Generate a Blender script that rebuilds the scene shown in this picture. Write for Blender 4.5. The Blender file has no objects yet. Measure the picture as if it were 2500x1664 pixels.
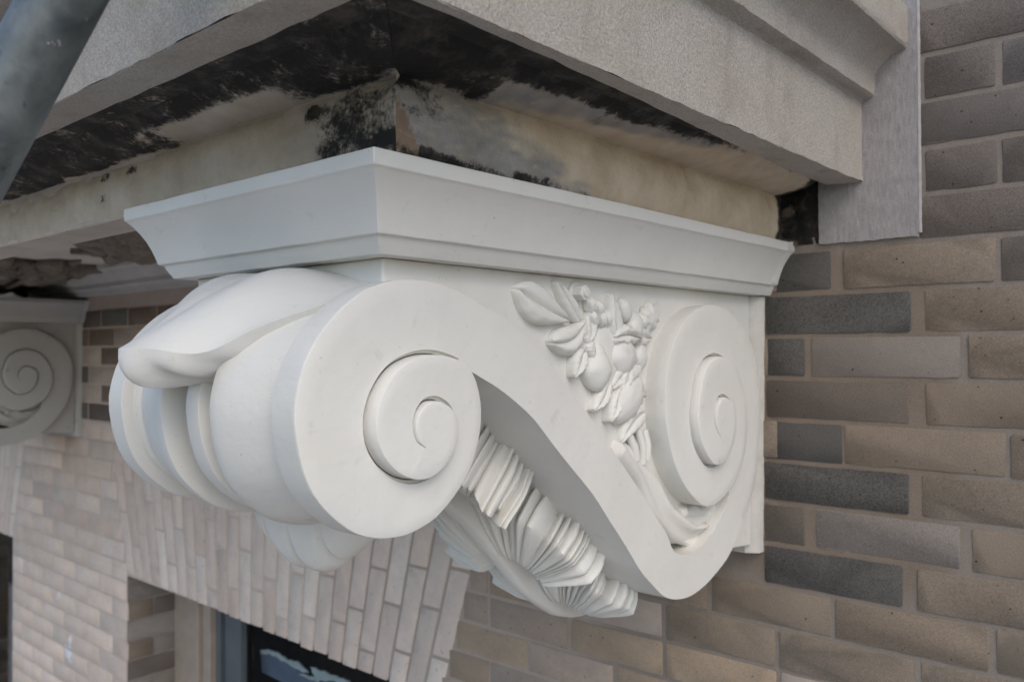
import bpy, bmesh, math, random
from mathutils import Vector, Matrix, noise
from mathutils.geometry import tessellate_polygon
R = math.radians
S = bpy.context.scene
COL = S.collection
random.seed(7)

# ------------------------------------------------------------------ camera, sky, sun, exposure
cd = bpy.data.cameras.new('camera'); cam = bpy.data.objects.new('camera', cd); COL.objects.link(cam)
cd.sensor_width = 36.0; cd.lens = 2060.7 / 2500 * 36
cd.clip_start = 0.02; cd.clip_end = 3000
yaw, pit, rol = .7178, .0124, -.0044
f0 = Vector((-math.sin(yaw)*math.cos(pit), math.cos(yaw)*math.cos(pit), math.sin(pit)))
r0 = Vector((math.cos(yaw), math.sin(yaw), 0)); u0 = r0.cross(f0)
rr = r0*math.cos(rol) + u0*math.sin(rol); uu = -r0*math.sin(rol) + u0*math.cos(rol)
M = Matrix((rr, uu, -f0)).transposed().to_4x4()
cam.matrix_world = M
cd.dof.use_dof = True; cd.dof.focus_distance = .88; cd.dof.aperture_fstop = 7.1
S.camera = cam

SUN_EL, SUN_AZ = 45, 122                       # azimuth clockwise from +y: a veiled warm sun to the right, blue-white sky in front of the facade
w = bpy.data.worlds.new('World'); S.world = w; w.use_nodes = True
nt = w.node_tree
sky = nt.nodes.new('ShaderNodeTexSky'); sky.sky_type = 'NISHITA'; sky.sun_disc = False
sky.sun_elevation = R(SUN_EL); sky.sun_rotation = R(SUN_AZ)
sky.air_density = 1.0; sky.dust_density = 1.6; sky.ozone_density = 1.0
nt.links.new(sky.outputs[0], nt.nodes['Background'].inputs[0])
nt.nodes['Background'].inputs[1].default_value = .15
sl = bpy.data.lights.new('sun', 'SUN'); sl.energy = .38; sl.angle = R(40); sl.color = (1, .88, .70)
so = bpy.data.objects.new('sun', sl); COL.objects.link(so)
a = R(SUN_AZ); e = R(SUN_EL)
sd = Vector((math.sin(a)*math.cos(e), math.cos(a)*math.cos(e), math.sin(e)))
so.rotation_euler = sd.to_track_quat('Z', 'Y').to_euler(); so.location = (0, -6, 9)
S.view_settings.view_transform = 'Standard'; S.view_settings.look = 'None'
S.view_settings.gamma = 1; S.view_settings.exposure = 0.84

# ------------------------------------------------------------------ helpers
YW = 1.3216                                    # face of the brick wall
def smooth(x, a, b):
    t = min(1, max(0, (x-a)/(b-a))) if a != b else float(x > a)
    return t*t*(3-2*t)
def n3(x, y, z, s=1.0): return noise.noise(Vector((x*s, y*s, z*s)))
def fb(x, y, z, s=1.0, o=4): return noise.fractal(Vector((x*s, y*s, z*s)), 1.0, 2.0, o)

class MB:
    def __init__(s): s.v = []; s.f = []; s.c = None
    def add(s, vs, fs):
        o = len(s.v); s.v += [tuple(v) for v in vs]; s.f += [[i+o for i in q] for q in fs]
    def grid(s, rows, closed=False):
        o = len(s.v); n = len(rows[0])
        for r in rows: s.v += [tuple(p) for p in r]
        for i in range(len(rows)-1):
            for j in range(n if closed else n-1):
                k = (j+1) % n
                s.f.append([o+i*n+j, o+i*n+k, o+(i+1)*n+k, o+(i+1)*n+j])
    def box(s, a, b):
        x0, y0, z0 = a; x1, y1, z1 = b
        s.add([(x0,y0,z0),(x1,y0,z0),(x1,y1,z0),(x0,y1,z0),(x0,y0,z1),(x1,y0,z1),(x1,y1,z1),(x0,y1,z1)],
              [[0,3,2,1],[4,5,6,7],[0,1,5,4],[1,2,6,5],[2,3,7,6],[3,0,4,7]])
    def prism(s, poly, x0, x1):                 # poly of (y,z), extruded along x
        n = len(poly)
        tri = tessellate_polygon([[Vector((0, p[0], p[1])) for p in poly]])
        s.add([(x0, y, z) for y, z in poly] + [(x1, y, z) for y, z in poly],
              [[i, (i+1) % n, n+(i+1) % n, n+i] for i in range(n)] +
              [list(t) for t in tri] + [[n+i for i in t] for t in tri])
    def ball(s, c, rad, rot=None, nu=14, nv=9, fn=None):
        rows = []
        for i in range(nv+1):
            th = math.pi*i/nv; row = []
            for j in range(nu):
                ph = 2*math.pi*j/nu
                d = Vector((math.sin(th)*math.cos(ph), math.sin(th)*math.sin(ph), math.cos(th)))
                k = fn(d) if fn else 1
                p = Vector((d.x*rad[0]*k, d.y*rad[1]*k, d.z*rad[2]*k))
                if rot is not None: p = rot @ p
                row.append(p + Vector(c))
            rows.append(row)
        s.grid(rows, True)
    def tube(s, pts, rads, n=10):
        rows = []
        for i, p in enumerate(pts):
            p = Vector(p); a = Vector(pts[max(0, i-1)]); b = Vector(pts[min(len(pts)-1, i+1)])
            t = (b-a).normalized(); x = t.orthogonal().normalized() if i == 0 else (px - t*px.dot(t)).normalized()
            px = x; y = t.cross(x)
            rows.append([p + (x*math.cos(2*math.pi*k/n) + y*math.sin(2*math.pi*k/n))*rads[i] for k in range(n)])
        s.grid(rows, True)
        o = len(s.v); s.v += [tuple(pts[0]), tuple(pts[-1])]
        b0 = o-len(rows)*n
        for k in range(n):
            s.f.append([o, b0+(k+1) % n, b0+k]); s.f.append([o+1, o-n+k, o-n+(k+1) % n])

def wloc(o):
    v = Vector((0, 0, 0))
    while o is not None: v += o.location; o = o.parent
    return v
def obj(name, mb, mat, parent=None, flat=False, angle=38, bevel=0, label=None, fixn=True, cols=None):
    L = wloc(parent)
    me = bpy.data.meshes.new(name)
    me.from_pydata([(x-L.x, y-L.y, z-L.z) for x, y, z in mb.v], [], mb.f)
    if fixn:
        bm = bmesh.new(); bm.from_mesh(me); bmesh.ops.recalc_face_normals(bm, faces=bm.faces[:]); bm.to_mesh(me); bm.free()
    me.materials.append(mat)
    if cols:
        at = me.color_attributes.new('base', 'FLOAT_COLOR', 'POINT')
        for i, c in enumerate(cols): at.data[i].color = (c[0], c[1], c[2], c[3] if len(c) > 3 else 0)
    if not flat:
        for p in me.polygons: p.use_smooth = True
        me.set_sharp_from_angle(angle=R(angle))
    o = bpy.data.objects.new(name, me); COL.objects.link(o)
    if parent is not None: o.parent = parent
    if bevel:
        b = o.modifiers.new('bevel', 'BEVEL'); b.width = bevel; b.segments = 2; b.limit_method = 'ANGLE'; b.angle_limit = R(40)
        b.harden_normals = False
    if label: o['label'] = label
    return o
def thing(name, loc, label, cat, group=None):
    o = bpy.data.objects.new(name, None); COL.objects.link(o); o.location = loc
    o.empty_display_size = .1
    o['label'] = label; o['category'] = cat
    if group: o['group'] = group
    return o
def tag(o, label, cat, group=None):
    o['label'] = label; o['category'] = cat
    if group: o['group'] = group

def spline(P, n):                               # Catmull-Rom through P, n points evenly spread by length
    P = [Vector(p) for p in P]; out = []
    for i in range(len(P)-1):
        a = P[max(0, i-1)]; b = P[i]; c = P[i+1]; d = P[min(len(P)-1, i+2)]
        for k in range(8):
            t = k/8
            out.append(.5*((2*b)+(c-a)*t+(2*a-5*b+4*c-d)*t*t+(3*b-a-3*c+d)*t**3))
    out.append(P[-1])
    L = [0]
    for i in range(1, len(out)): L.append(L[-1]+(out[i]-out[i-1]).length)
    res = []; j = 0
    for k in range(n):
        s = L[-1]*k/(n-1)
        while j < len(out)-2 and L[j+1] < s: j += 1
        t = (s-L[j])/max(1e-9, L[j+1]-L[j]); res.append(out[j].lerp(out[j+1], min(1, t)))
    return res
def interp(T, x):
    if x <= T[0][0]: return T[0][1]
    for (a, b), (c, d) in zip(T, T[1:]):
        if x <= c: return b+(d-b)*(x-a)/max(1e-9, c-a)
    return T[-1][1]

# ------------------------------------------------------------------ materials
class NM:
    def __init__(s, name):
        s.m = bpy.data.materials.new(name); s.m.use_nodes = True; s.t = s.m.node_tree
        s.b = s.t.nodes['Principled BSDF']; s.co = s.t.nodes.new('ShaderNodeTexCoord').outputs['Object']
    def n(s, k, **kw):
        x = s.t.nodes.new(k)
        for a, b in kw.items():
            if a.startswith('i_'):
                key = a[2:].replace('_', ' '); key = int(key) if key.isdigit() else key
                if hasattr(b, 'is_output'): s.t.links.new(b, x.inputs[key])
                else: x.inputs[key].default_value = b
            else: setattr(x, a, b)
        return x
    def noise(s, scale, detail=4, rough=.55, vec=None, stretch=None, dist=0):
        v = vec or s.co
        if stretch: v = s.n('ShaderNodeMapping', i_Vector=v, i_Scale=stretch).outputs[0]
        return s.n('ShaderNodeTexNoise', i_Vector=v, i_Scale=scale, i_Detail=detail, i_Roughness=rough, i_Distortion=dist).outputs[0]
    def ramp(s, x, a, b, lo=0., hi=1.):
        return s.n('ShaderNodeMapRange', i_0=x, i_1=a, i_2=b, i_3=lo, i_4=hi).outputs[0]
    def mix(s, f, a, b, mode='MIX'):
        x = s.t.nodes.new('ShaderNodeMix'); x.data_type = 'RGBA'; x.blend_type = mode
        for i, v in ((0, f), (6, a), (7, b)):
            if hasattr(v, 'is_output'): s.t.links.new(v, x.inputs[i])
            else: x.inputs[i].default_value = v if i == 0 else (*v, 1)
        return x.outputs[2]
    def math(s, op, a, b=0.):
        return s.n('ShaderNodeMath', operation=op, i_0=a, i_1=b).outputs[0]
    def set(s, k, v):
        if hasattr(v, 'is_output'): s.t.links.new(v, s.b.inputs[k])
        else: s.b.inputs[k].default_value = v if not isinstance(v, tuple) else (*v, 1)
    def bump(s, h, strength=.3, dist=.002, prev=None):
        x = s.n('ShaderNodeBump', i_Height=h, i_Strength=strength, i_Distance=dist)
        if prev: s.t.links.new(prev, x.inputs['Normal'])
        return x.outputs[0]
    def attr(s):
        x = s.n('ShaderNodeVertexColor', layer_name='base'); return x.outputs[0], x.outputs[1]

def paint(name, base, grime=.28, dirt=(.40, .35, .25)):
    k = NM(name)
    c = k.mix(k.ramp(k.noise(6, 4), .35, .7), base, tuple(v*.93 for v in base))
    c = k.mix(k.ramp(k.noise(3.5, 3, .5), .52, .72, 0, .5), c, (base[0]*.97, base[1]*.94, base[2]*.86))
    spots = k.ramp(k.noise(38, 6, .62), .63, .73, 0, grime)
    c = k.mix(spots, c, dirt)
    pin = k.ramp(k.noise(210, 2, .5), .73, .78, 0, .75)
    pin = k.math('MULTIPLY', pin, k.ramp(k.noise(12, 2), .5, .62))
    c = k.mix(pin, c, (.12, .11, .10))
    st = k.noise(16, 5, .6, stretch=(1, 1, 9))
    c = k.mix(k.ramp(st, .56, .8, 0, .16), c, tuple(v*.78 for v in base))
    k.set('Base Color', c); k.set('Roughness', k.ramp(k.noise(25, 3), .3, .7, .38, .62))
    k.b.inputs['Specular IOR Level'].default_value = .35
    b = k.bump(k.noise(60, 5, .6, stretch=(1, 1, 2.2)), .16, .0016)
    b = k.bump(k.noise(420, 3, .6, stretch=(.35, .35, 1.6)), .10, .0005, b)
    b = k.bump(k.noise(22, 4, .6), .42, .004, b)
    k.t.links.new(b, k.b.inputs['Normal'])
    return k.m
WHITE = paint('white_paint', (.685, .668, .618))
GREYP = paint('weathered_paint', (.47, .45, .41), .6, (.16, .14, .11))
def stone(name, base, grain=.33):
    k = NM(name)
    g = k.noise(380, 4, .7)
    c = k.mix(k.ramp(g, .3, .7), tuple(v*(1-grain) for v in base), tuple(v*(1+grain) for v in base))
    c = k.mix(k.ramp(k.noise(5, 5), .35, .7, 0, .55), c, (base[0]*.86, base[1]*.80, base[2]*.72))
    c = k.mix(k.ramp(k.noise(900, 2), .66, .72, 0, .7), c, (.10, .09, .08))
    c = k.mix(k.ramp(k.noise(9, 7, .68), .50, .72, 0, .55), c, (base[0]*.66, base[1]*.61, base[2]*.54))
    c = k.mix(k.ramp(k.noise(18, 5, .6, stretch=(1, 1, .25)), .58, .78, 0, .4), c, (base[0]*.55, base[1]*.52, base[2]*.49))
    k.set('Base Color', c); k.set('Roughness', .92); k.b.inputs['Specular IOR Level'].default_value = .15
    b = k.bump(k.noise(240, 5, .78), .75, .004); b = k.bump(k.noise(30, 4), .3, .004, b)
    k.t.links.new(b, k.b.inputs['Normal'])
    return k.m
STONE = stone('limestone', (.45, .42, .38))
SOFF = stone('soffit_plaster', (.62, .575, .52), .08)
def grimed(name, rough=.85):                    # colour attribute carries base colour, alpha carries soot amount
    k = NM(name); c, s = k.attr()
    c = k.mix(k.ramp(k.noise(19, 6, .65), .34, .70, 0, .7), c, (.66, .59, .50), 'MULTIPLY')
    c = k.mix(k.ramp(k.noise(70, 6, .7, stretch=(1, 1, 3)), .55, .75, 0, .35), c, (.55, .50, .44))
    t = k.math('ADD', s, k.math('MULTIPLY', k.math('SUBTRACT', k.noise(22, 9, .74, stretch=(1, 1, 1.15)), .5), 1.25))
    t = k.math('ADD', t, k.math('MULTIPLY', k.math('SUBTRACT', k.noise(170, 5, .75), .5), .62))
    f = k.n('ShaderNodeMapRange', interpolation_type='SMOOTHERSTEP', i_0=t, i_1=.30, i_2=.66, i_3=0., i_4=.97).outputs[0]
    soot = k.mix(k.ramp(k.noise(28, 7, .72), .48, .74), (.010, .010, .010), (.085, .074, .060))
    c = k.mix(f, c, soot)
    k.set('Base Color', c); k.set('Roughness', rough); k.b.inputs['Specular IOR Level'].default_value = .25
    b = k.bump(k.noise(30, 8, .68), .6, .006); b = k.bump(k.noise(240, 4, .65), .25, .001, b)
    b = k.bump(k.noise(7, 3), .4, .01, b); b = k.bump(f, .3, .0015, b)
    k.t.links.new(b, k.b.inputs['Normal'])
    return k.m
GRIME = grimed('old_paint_and_soot')
def masonry(name, spots=True):
    k = NM(name); c, _ = k.attr()
    c = k.mix(k.ramp(k.noise(14, 5, .6), .3, .7, 0, .55), c, k.mix(1.0, c, (.80, .76, .74), 'MULTIPLY'))
    c = k.mix(k.ramp(k.noise(55, 6, .7), .5, .72, 0, .38), c, k.mix(1.0, c, (1.25, 1.22, 1.18), 'MULTIPLY'))
    c = k.mix(k.ramp(k.noise(26, 6, .7), .56, .74, 0, .40), c, k.mix(.5, c, (.03, .025, .02)))
    g = k.noise(700, 3, .6)
    c = k.mix(k.ramp(g, .35, .65), k.mix(.12, c, (0, 0, 0)), k.mix(.07, c, (1, 1, 1)))
    if spots:
        vo = k.n('ShaderNodeTexVoronoi', i_Vector=k.co, i_Scale=70.0, i_Randomness=1.0)
        p = k.ramp(vo.outputs['Distance'], .07, .14, 1, 0)
        p = k.math('MULTIPLY', p, k.ramp(k.noise(31, 2), .5, .58))
        c = k.mix(p, c, (.035, .03, .028))
    if spots:
        for ctr, rad in (((-3.40, 0, 4.46), .16), ((-3.50, 0, 4.66), .09), ((-3.86, 0, 4.36), .08)):
            d_ = k.n('ShaderNodeVectorMath', operation='DISTANCE', i_0=k.co, i_1=ctr).outputs['Value']
            f_ = k.math('ADD', k.ramp(d_, 0, rad, .42, 0), k.math('MULTIPLY', k.math('SUBTRACT', k.noise(16, 5, .6), .5), 1.3))
            c = k.mix(k.ramp(f_, .36, .42, 0, .75), c, (.75, .76, .80))
    k.set('Base Color', c); k.set('Roughness', .93); k.b.inputs['Specular IOR Level'].default_value = .12
    b = k.bump(k.noise(260, 5, .75), .55, .0016); b = k.bump(k.noise(50, 5, .6), .35, .003, b)
    if spots: b = k.bump(p, -.5, .002, b)
    k.t.links.new(b, k.b.inputs['Normal'])
    return k.m
BRICK = masonry('brick'); MORTAR = masonry('mortar', False)
def plain(name, col, rough=.7, var=.15, sc=30, metal=0., bump=.15):
    k = NM(name)
    c = k.mix(k.ramp(k.noise(sc, 5, .6), .3, .7), tuple(v*(1-var) for v in col), tuple(min(1, v*(1+var)) for v in col))
    k.set('Base Color', c); k.set('Roughness', k.ramp(k.noise(sc*.7, 3), .3, .7, rough*.85, min(1, rough*1.12))); k.set('Metallic', metal)
    k.t.links.new(k.bump(k.noise(sc*5, 4), bump, .0015), k.b.inputs['Normal'])
    return k.m
def render_mat():
    k = NM('scratched_render')
    s = k.noise(210, 6, .75, stretch=(1, 1, .22))
    c = k.mix(k.ramp(s, .35, .68), (.27, .25, .245), (.41, .385, .375))
    c = k.mix(k.ramp(k.noise(500, 3, .7), .35, .7, 0, .5), c, (.20, .185, .18))
    k.set('Base Color', c); k.set('Roughness', .95)
    b = k.bump(s, .5, .002); b = k.bump(k.noise(420, 4, .7), .5, .0015, b)
    k.t.links.new(b, k.b.inputs['Normal']); return k.m
RENDER = render_mat()
def galv():
    k = NM('galvanised_steel')
    v = k.noise(26, 5, .6, dist=.6)
    c = k.mix(k.ramp(v, .3, .7), (.06, .072, .076), (.19, .205, .20))
    c = k.mix(k.ramp(k.noise(60, 4), .62, .72, 0, .7), c, (.045, .04, .045))
    c = k.mix(k.ramp(k.noise(120, 2), .74, .78), c, (.35, .22, .06))
    c = k.mix(k.ramp(k.noise(48, 6, .7), .66, .70, 0, .8), c, (.42, .41, .38))
    c = k.mix(k.ramp(k.noise(160, 4, .7, stretch=(1, 1, .12)), .64, .70, 0, .5), c, (.05, .05, .05))
    k.set('Base Color', c); k.set('Metallic', .55); k.set('Roughness', k.ramp(v, .3, .7, .34, .55))
    k.t.links.new(k.bump(k.noise(90, 4), .15, .001), k.b.inputs['Normal']); return k.m
def glassy():
    m = bpy.data.materials.new('window_glass'); m.use_nodes = True; t = m.node_tree
    t.nodes.remove(t.nodes['Principled BSDF']); out = t.nodes['Material Output']
    tr = t.nodes.new('ShaderNodeBsdfTransparent'); tr.inputs[0].default_value = (.75, .8, .78, 1)
    gl = t.nodes.new('ShaderNodeBsdfGlossy'); gl.inputs['Roughness'].default_value = .03
    fr = t.nodes.new('ShaderNodeFresnel'); fr.inputs[0].default_value = 1.45
    mx = t.nodes.new('ShaderNodeMixShader')
    t.links.new(fr.outputs[0], mx.inputs[0]); t.links.new(tr.outputs[0], mx.inputs[1]); t.links.new(gl.outputs[0], mx.inputs[2])
    t.links.new(mx.outputs[0], out.inputs[0]); return m

# ------------------------------------------------------------------ ground
g = MB(); g.grid([[(x, y, -5.6) for x in (-900, -60, -20, 0, 20, 60, 900)] for y in (-900, -60, -20, 0, 900)])
go = obj('ground', g, plain('asphalt', (.052, .052, .054), .95, .15, .8)); go['kind'] = 'structure'
g = MB(); g.box((-60, -4.2, -5.6), (60, 1.32, -5.47))
go = obj('pavement', g, plain('pale_concrete', (.52, .49, .45), .95, .12, .8), flat=True); go['kind'] = 'structure'

# ------------------------------------------------------------------ brick wall
P = .06773; Z0 = .4974; J = .0078; PER = .2127
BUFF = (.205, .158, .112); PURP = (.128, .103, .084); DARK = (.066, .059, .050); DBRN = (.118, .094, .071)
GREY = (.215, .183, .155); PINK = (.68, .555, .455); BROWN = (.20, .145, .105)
SKEWL, SKEWR = .288, .332
WINS = [(-2.916, -1.372), (-5.546, -4.000)]
HEAD = -.768; ATOP = -.372; SILL = -2.63
def zb_arch(x, w): return -.7514 - .0355*(x-w[0])/(w[1]-w[0])
bk = MB(); bkc = []; mo = MB(); moc = []; ja = {0: MB(), 1: MB()}; jac = {0: [], 1: []}
def jit(c, a=.09):
    k = 1+random.uniform(-a, a)*1.4; h = random.uniform(-.02, .02)
    return (c[0]*k*(1+h), c[1]*k, c[2]*k*(1-h))
def brick(mb, cols, quad, col, face, fine=True, jam=.0004):
    """quad: 4 corners (u,v) ; face(u,v,d) -> 3D with depth d behind the wall face"""
    q = [Vector(p) for p in quad]; cen = sum(q, Vector((0, 0)))/4
    loop = []
    for i in range(4):
        a = q[i]; b = q[(i+1) % 4]; L = (b-a).length; t = (b-a)/L; rc = .0022
        m = max(1, int(L/.022)) if fine else 1
        for k in range(m+1):
            loop.append(a+t*(rc+(L-2*rc)*k/m))
    n = len(loop); rings = []; tilt = random.uniform(-.0008, .0008)
    js = [Vector((random.gauss(0, jam), random.gauss(0, jam))) if fine else Vector((0, 0)) for _ in loop]
    for inset, d in ((.0009, -.0002), (.0003, .0003), (0, .006)):
        ring = []
        for p, jj in zip(loop, js):
            x = p+jj; r = (cen-x); l = r.length; x = x+r/l*inset
            ring.append(face(x[0], x[1], d+tilt))
        rings.append(ring)
    o = len(mb.v)
    for r in rings: mb.v += [tuple(v) for v in r]
    mb.f.append([o+i for i in range(n)])
    for a in range(2):
        for i in range(n):
            k = (i+1) % n; mb.f.append([o+a*n+i, o+a*n+k, o+(a+1)*n+k, o+(a+1)*n+i])
    cols += [col]*(3*n)
wallf = lambda u, v, d: (u, YW+d, v)
SPEC = {5: [(-.600, -.4909, DARK), (-.4713, -.2644, BUFF), (-.2575, -.055, PURP)],
        6: [(-.598, -.3751, DARK), (-.3542, -.151, BUFF)],
        7: [(-.598, -.535, DARK), (-.5235, -.3101, GREY), (-.2993, -.096, BUFF)],
        8: [(-.599, -.3797, DBRN), (-.3546, -.151, BUFF)],
        9: [(-.601, -.4757, DARK), (-.4716, -.2537, BUFF), (-.247, -.044, BUFF)],
        10: [(-.603, -.3799, DARK), (-.3615, -.158, BUFF)],
        11: [(-.605, -.5358, DBRN), (-.5192, -.312, GREY), (-.2969, -.094, BUFF)],
        12: [(-.6045, -.3889, DARK), (-.3681, -.165, BUFF)],
        13: [(-.700, -.4981, BUFF), (-.4883, -.2765, BUFF), (-.2687, -.064, BUFF)],
        14: [(-.79, -.5887, BUFF), (-.5793, -.376, BUFF), (-.3665, -.163, BUFF)]}
def colour(x, z, n):  # brick batches by zone; left also paler, brighter light there put into colour
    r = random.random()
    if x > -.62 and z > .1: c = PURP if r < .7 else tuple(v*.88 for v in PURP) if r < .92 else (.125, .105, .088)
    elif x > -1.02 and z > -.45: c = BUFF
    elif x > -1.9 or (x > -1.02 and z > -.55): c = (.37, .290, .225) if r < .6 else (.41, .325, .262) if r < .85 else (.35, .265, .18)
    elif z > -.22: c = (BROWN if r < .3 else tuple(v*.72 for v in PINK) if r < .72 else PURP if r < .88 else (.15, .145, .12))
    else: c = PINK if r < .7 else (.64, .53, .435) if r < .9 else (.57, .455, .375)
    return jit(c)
def cuts(xa, xb, zt, zbm):
    """pieces of the run xa..xb left over by windows and arches at this course"""
    zm = (zt+zbm)/2; segs = [(xa, xb)]
    for w in WINS:
        if zm < HEAD+.005 and zm > SILL: lo, hi = w
        elif HEAD+.005 <= zm < ATOP: k = zm-HEAD; lo, hi = w[0]-SKEWL*k-.003, w[1]+SKEWR*k+.003
        else: continue
        new = []
        for a, b in segs:
            if b <= lo or a >= hi: new.append((a, b))
            else:
                if a < lo: new.append((a, lo))
                if b > hi: new.append((hi, b))
        segs = new
    return [(a, b) for a, b in segs if b-a > .018]
for n in range(-16, 76):
    zt = Z0-n*P-J/2; zb = Z0-(n+1)*P+J/2; zm = (zt+zb)/2
    row = []
    if n in SPEC:
        row += SPEC[n]; hi = SPEC[n][-1][1]+J; x = hi
        while x < 1.4: row.append((x, x+PER-J, None)); x += PER
        x = -.61 if n < 13 else SPEC[n][0][0]-J
        if n < 13: x = -.257-PER*2+PER*.5*(n % 2)
    else:
        x = -.257+PER*.5*(n % 2 == 0) if n <= 4 else -.264+PER*.5*(n % 2)
        x += PER*7; 
    while x > -7.2:
        row.append((x-PER+J/2, x-J/2, None)); x -= PER
    for a, b, c in row:
        for p, q_ in cuts(a+random.uniform(-.0012, .0012), b+random.uniform(-.0012, .0012), zt, zb):
            if 0 <= n <= 5 and p < -.364 and q_ > -.364 and c is None: p = -.352
            if n <= 4 and zm > .18 and p < -.37 and n >= -1: continue
            fine = p > -3.3 and -1.5 < zm < 1
            dz = random.uniform(-.0009, .0009)
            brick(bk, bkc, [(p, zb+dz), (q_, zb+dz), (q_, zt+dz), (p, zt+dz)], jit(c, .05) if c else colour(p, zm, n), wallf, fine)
# window jambs, bricks turned round the corner
YR = 1.492
for w in WINS:
    for sx, xj in ((1, w[0]), (-1, w[1])):
        for n in range(14, 47):
            zt = Z0-n*P-J/2; zb = Z0-(n+1)*P+J/2
            if zb > HEAD+.02: continue
            zt = min(zt, HEAD-.002)
            ks = [YW+.004, YR+.02] if n % 2 else [YW+.004, YW+.098, YR+.02]
            for a, b in zip(ks, ks[1:]):
                brick(bk, bkc, [(a, zb), (b-J*.8, zb), (b-J*.8, zt), (a, zt)], jit(random.choice((GREY, BUFF, PURP, (.27, .24, .21)))),
                      lambda u, v, d, xj=xj, sx=sx: (xj-sx*(d-.0005), u, v), True)
# jack arches
for wi, w in enumerate(WINS):
    N = 26; H = ATOP-HEAD
    xb_ = lambda t: w[0]+(w[1]-w[0])*t
    xt_ = lambda t: (w[0]-SKEWL*H)+(w[1]+SKEWR*H-w[0]+SKEWL*H)*t
    offs = [.0, .52, .28, .76, .1, .6]
    for i in range(N):
        t0 = i/N; t1 = (i+1)/N; zlo = zb_arch(xb_((t0+t1)/2), w)+random.uniform(-.003, .002)
        L = ATOP-zlo; s = -offs[i % 6]*.2; marks = []
        while s < L: marks.append((max(0, s), min(L, s+.2))); s += .2+J
        for m0, m1 in marks:
            if m1-m0 < .02: continue
            def px(t, m):
                k = m/L; return xb_(t)*(1-k)+xt_(t)*k
            j2 = .0042
            qd = [(px(t0, m0)+j2, zlo+m0), (px(t1, m0)-j2, zlo+m0), (px(t1, m1)-j2, zlo+m1), (px(t0, m1)+j2, zlo+m1)]
            r = random.random()
            c = (.69, .58, .49) if r < .55 else (.64, .525, .44) if r < .85 else (.72, .62, .52)  # pale bricks, raised further to carry the brighter light on this stretch
            brick(ja[wi], jac[wi], qd, jit(c, .06), wallf, wi == 0)
# mortar backing, buff in the toothing; stronger light leftwards put into its colour
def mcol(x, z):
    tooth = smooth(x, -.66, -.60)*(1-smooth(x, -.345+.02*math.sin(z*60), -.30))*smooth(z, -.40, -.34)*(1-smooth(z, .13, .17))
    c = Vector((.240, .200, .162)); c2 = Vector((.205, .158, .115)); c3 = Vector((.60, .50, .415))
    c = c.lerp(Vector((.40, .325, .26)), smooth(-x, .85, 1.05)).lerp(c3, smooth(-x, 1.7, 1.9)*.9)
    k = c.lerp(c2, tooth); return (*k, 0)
def msheet(x0, x1, z0, z1, st):
    nx = max(1, int((x1-x0)/st)); nz = max(1, int((z1-z0)/st))
    rows = [[(x0+(x1-x0)*i/nx, YW+.0013+.0005*n3(x0+(x1-x0)*i/nx, 3, z0+(z1-z0)*j/nz, 60), z0+(z1-z0)*j/nz) for i in range(nx+1)] for j in range(nz+1)]
    o = len(mo.v); mo.grid(rows)
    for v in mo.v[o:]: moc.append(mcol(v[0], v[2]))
xs = [-7.2, WINS[1][0], WINS[1][1], WINS[0][0], WINS[0][1], -.62, .5, 1.6]
msheet(-.62, .5, -.9, .9, .012); msheet(.5, 1.6, -.9, .9, .1); msheet(-7.2, -.62, ATOP, .9, .04)
for a_, b_ in zip(xs, xs[1:]):
    win = (a_, b_) in [(w[0], w[1]) for w in WINS]
    if win:
        msheet(a_, b_, -5.6, SILL, .3); msheet(a_, b_, HEAD+.004, ATOP, .05)
    else:
        msheet(a_, b_, SILL, -.9, .06); msheet(a_, b_, -5.6, SILL, .3)
        if b_ < -.6: msheet(a_, b_, -.9, ATOP, .04)
msheet(-7.2, 1.6, .9, 1.6, .3)
for w in WINS:                                   # mortar behind the jamb bricks and the arch soffit
    o = len(mo.v)
    for sx, xj in ((1, w[0]), (-1, w[1])):
        mo.box((xj-sx*.0035, YW+.0036, SILL), (xj-sx*.06, YR+.03, HEAD+.02))
    mo.grid([[(w[0]-.05+(w[1]-w[0]+.1)*i/20, y, zb_arch(w[0]+(w[1]-w[0])*i/20, w)+.003) for i in range(21)] for y in (YW+.0036, YR+.03)])
    mo.box((w[0]-.06, YW-.03, SILL-.07), (w[1]+.06, YR+.06, SILL))
    moc += [(.30, .265, .24, 0)]*(len(mo.v)-o)
wall = thing('brick_wall', (0, YW, -5.6), 'buff and pinkish brick wall of the building, running behind both brackets', 'wall')
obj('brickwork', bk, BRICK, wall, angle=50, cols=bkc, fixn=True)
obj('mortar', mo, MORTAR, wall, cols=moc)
for wi in (0, 1): obj('jack_arch', ja[wi], BRICK, wall, angle=50, cols=jac[wi], label='splayed flat arch of pale pinkish bricks over the window')
# grey scratched render left of the dark upper bricks, cut to the stone cornice's profile
rs = MB(); st = .006; rows = []
for j in range(int((.90-.166)/st)+1):
    z = .166+j*st; row = []
    for i in range(24):
        x = -.508+(-.362+.508)*i/23
        row.append((x+.0012*n3(x, z, 1, 90), YW-.0045+.0016*fb(x, z, 5, 40, 3), z+(.003*n3(x, 2, 9, 60) if j == 0 else 0)))
    rows.append(row)
rs.grid(rows)
for side in (0, -1): rs.grid([[r[side] for r in rows], [(r[side][0], YW+.006, r[side][2]) for r in rows]])
rs.grid([rows[0], [(p[0], YW+.006, p[2]) for p in rows[0]]])
obj('render_strip', rs, RENDER, wall, angle=60, label='grey scratched render beside the stone cornice')
pj = MB(); pj.tube([(-.3605, YW-.001, .171+.009*i) for i in range(82)], [.0030+.0007*n3(i, 0, 0, .7) for i in range(82)], 8)
obj('pointing', pj, plain('pale_pointing', (.34, .32, .31), .9, .12, 80), wall)
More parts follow.
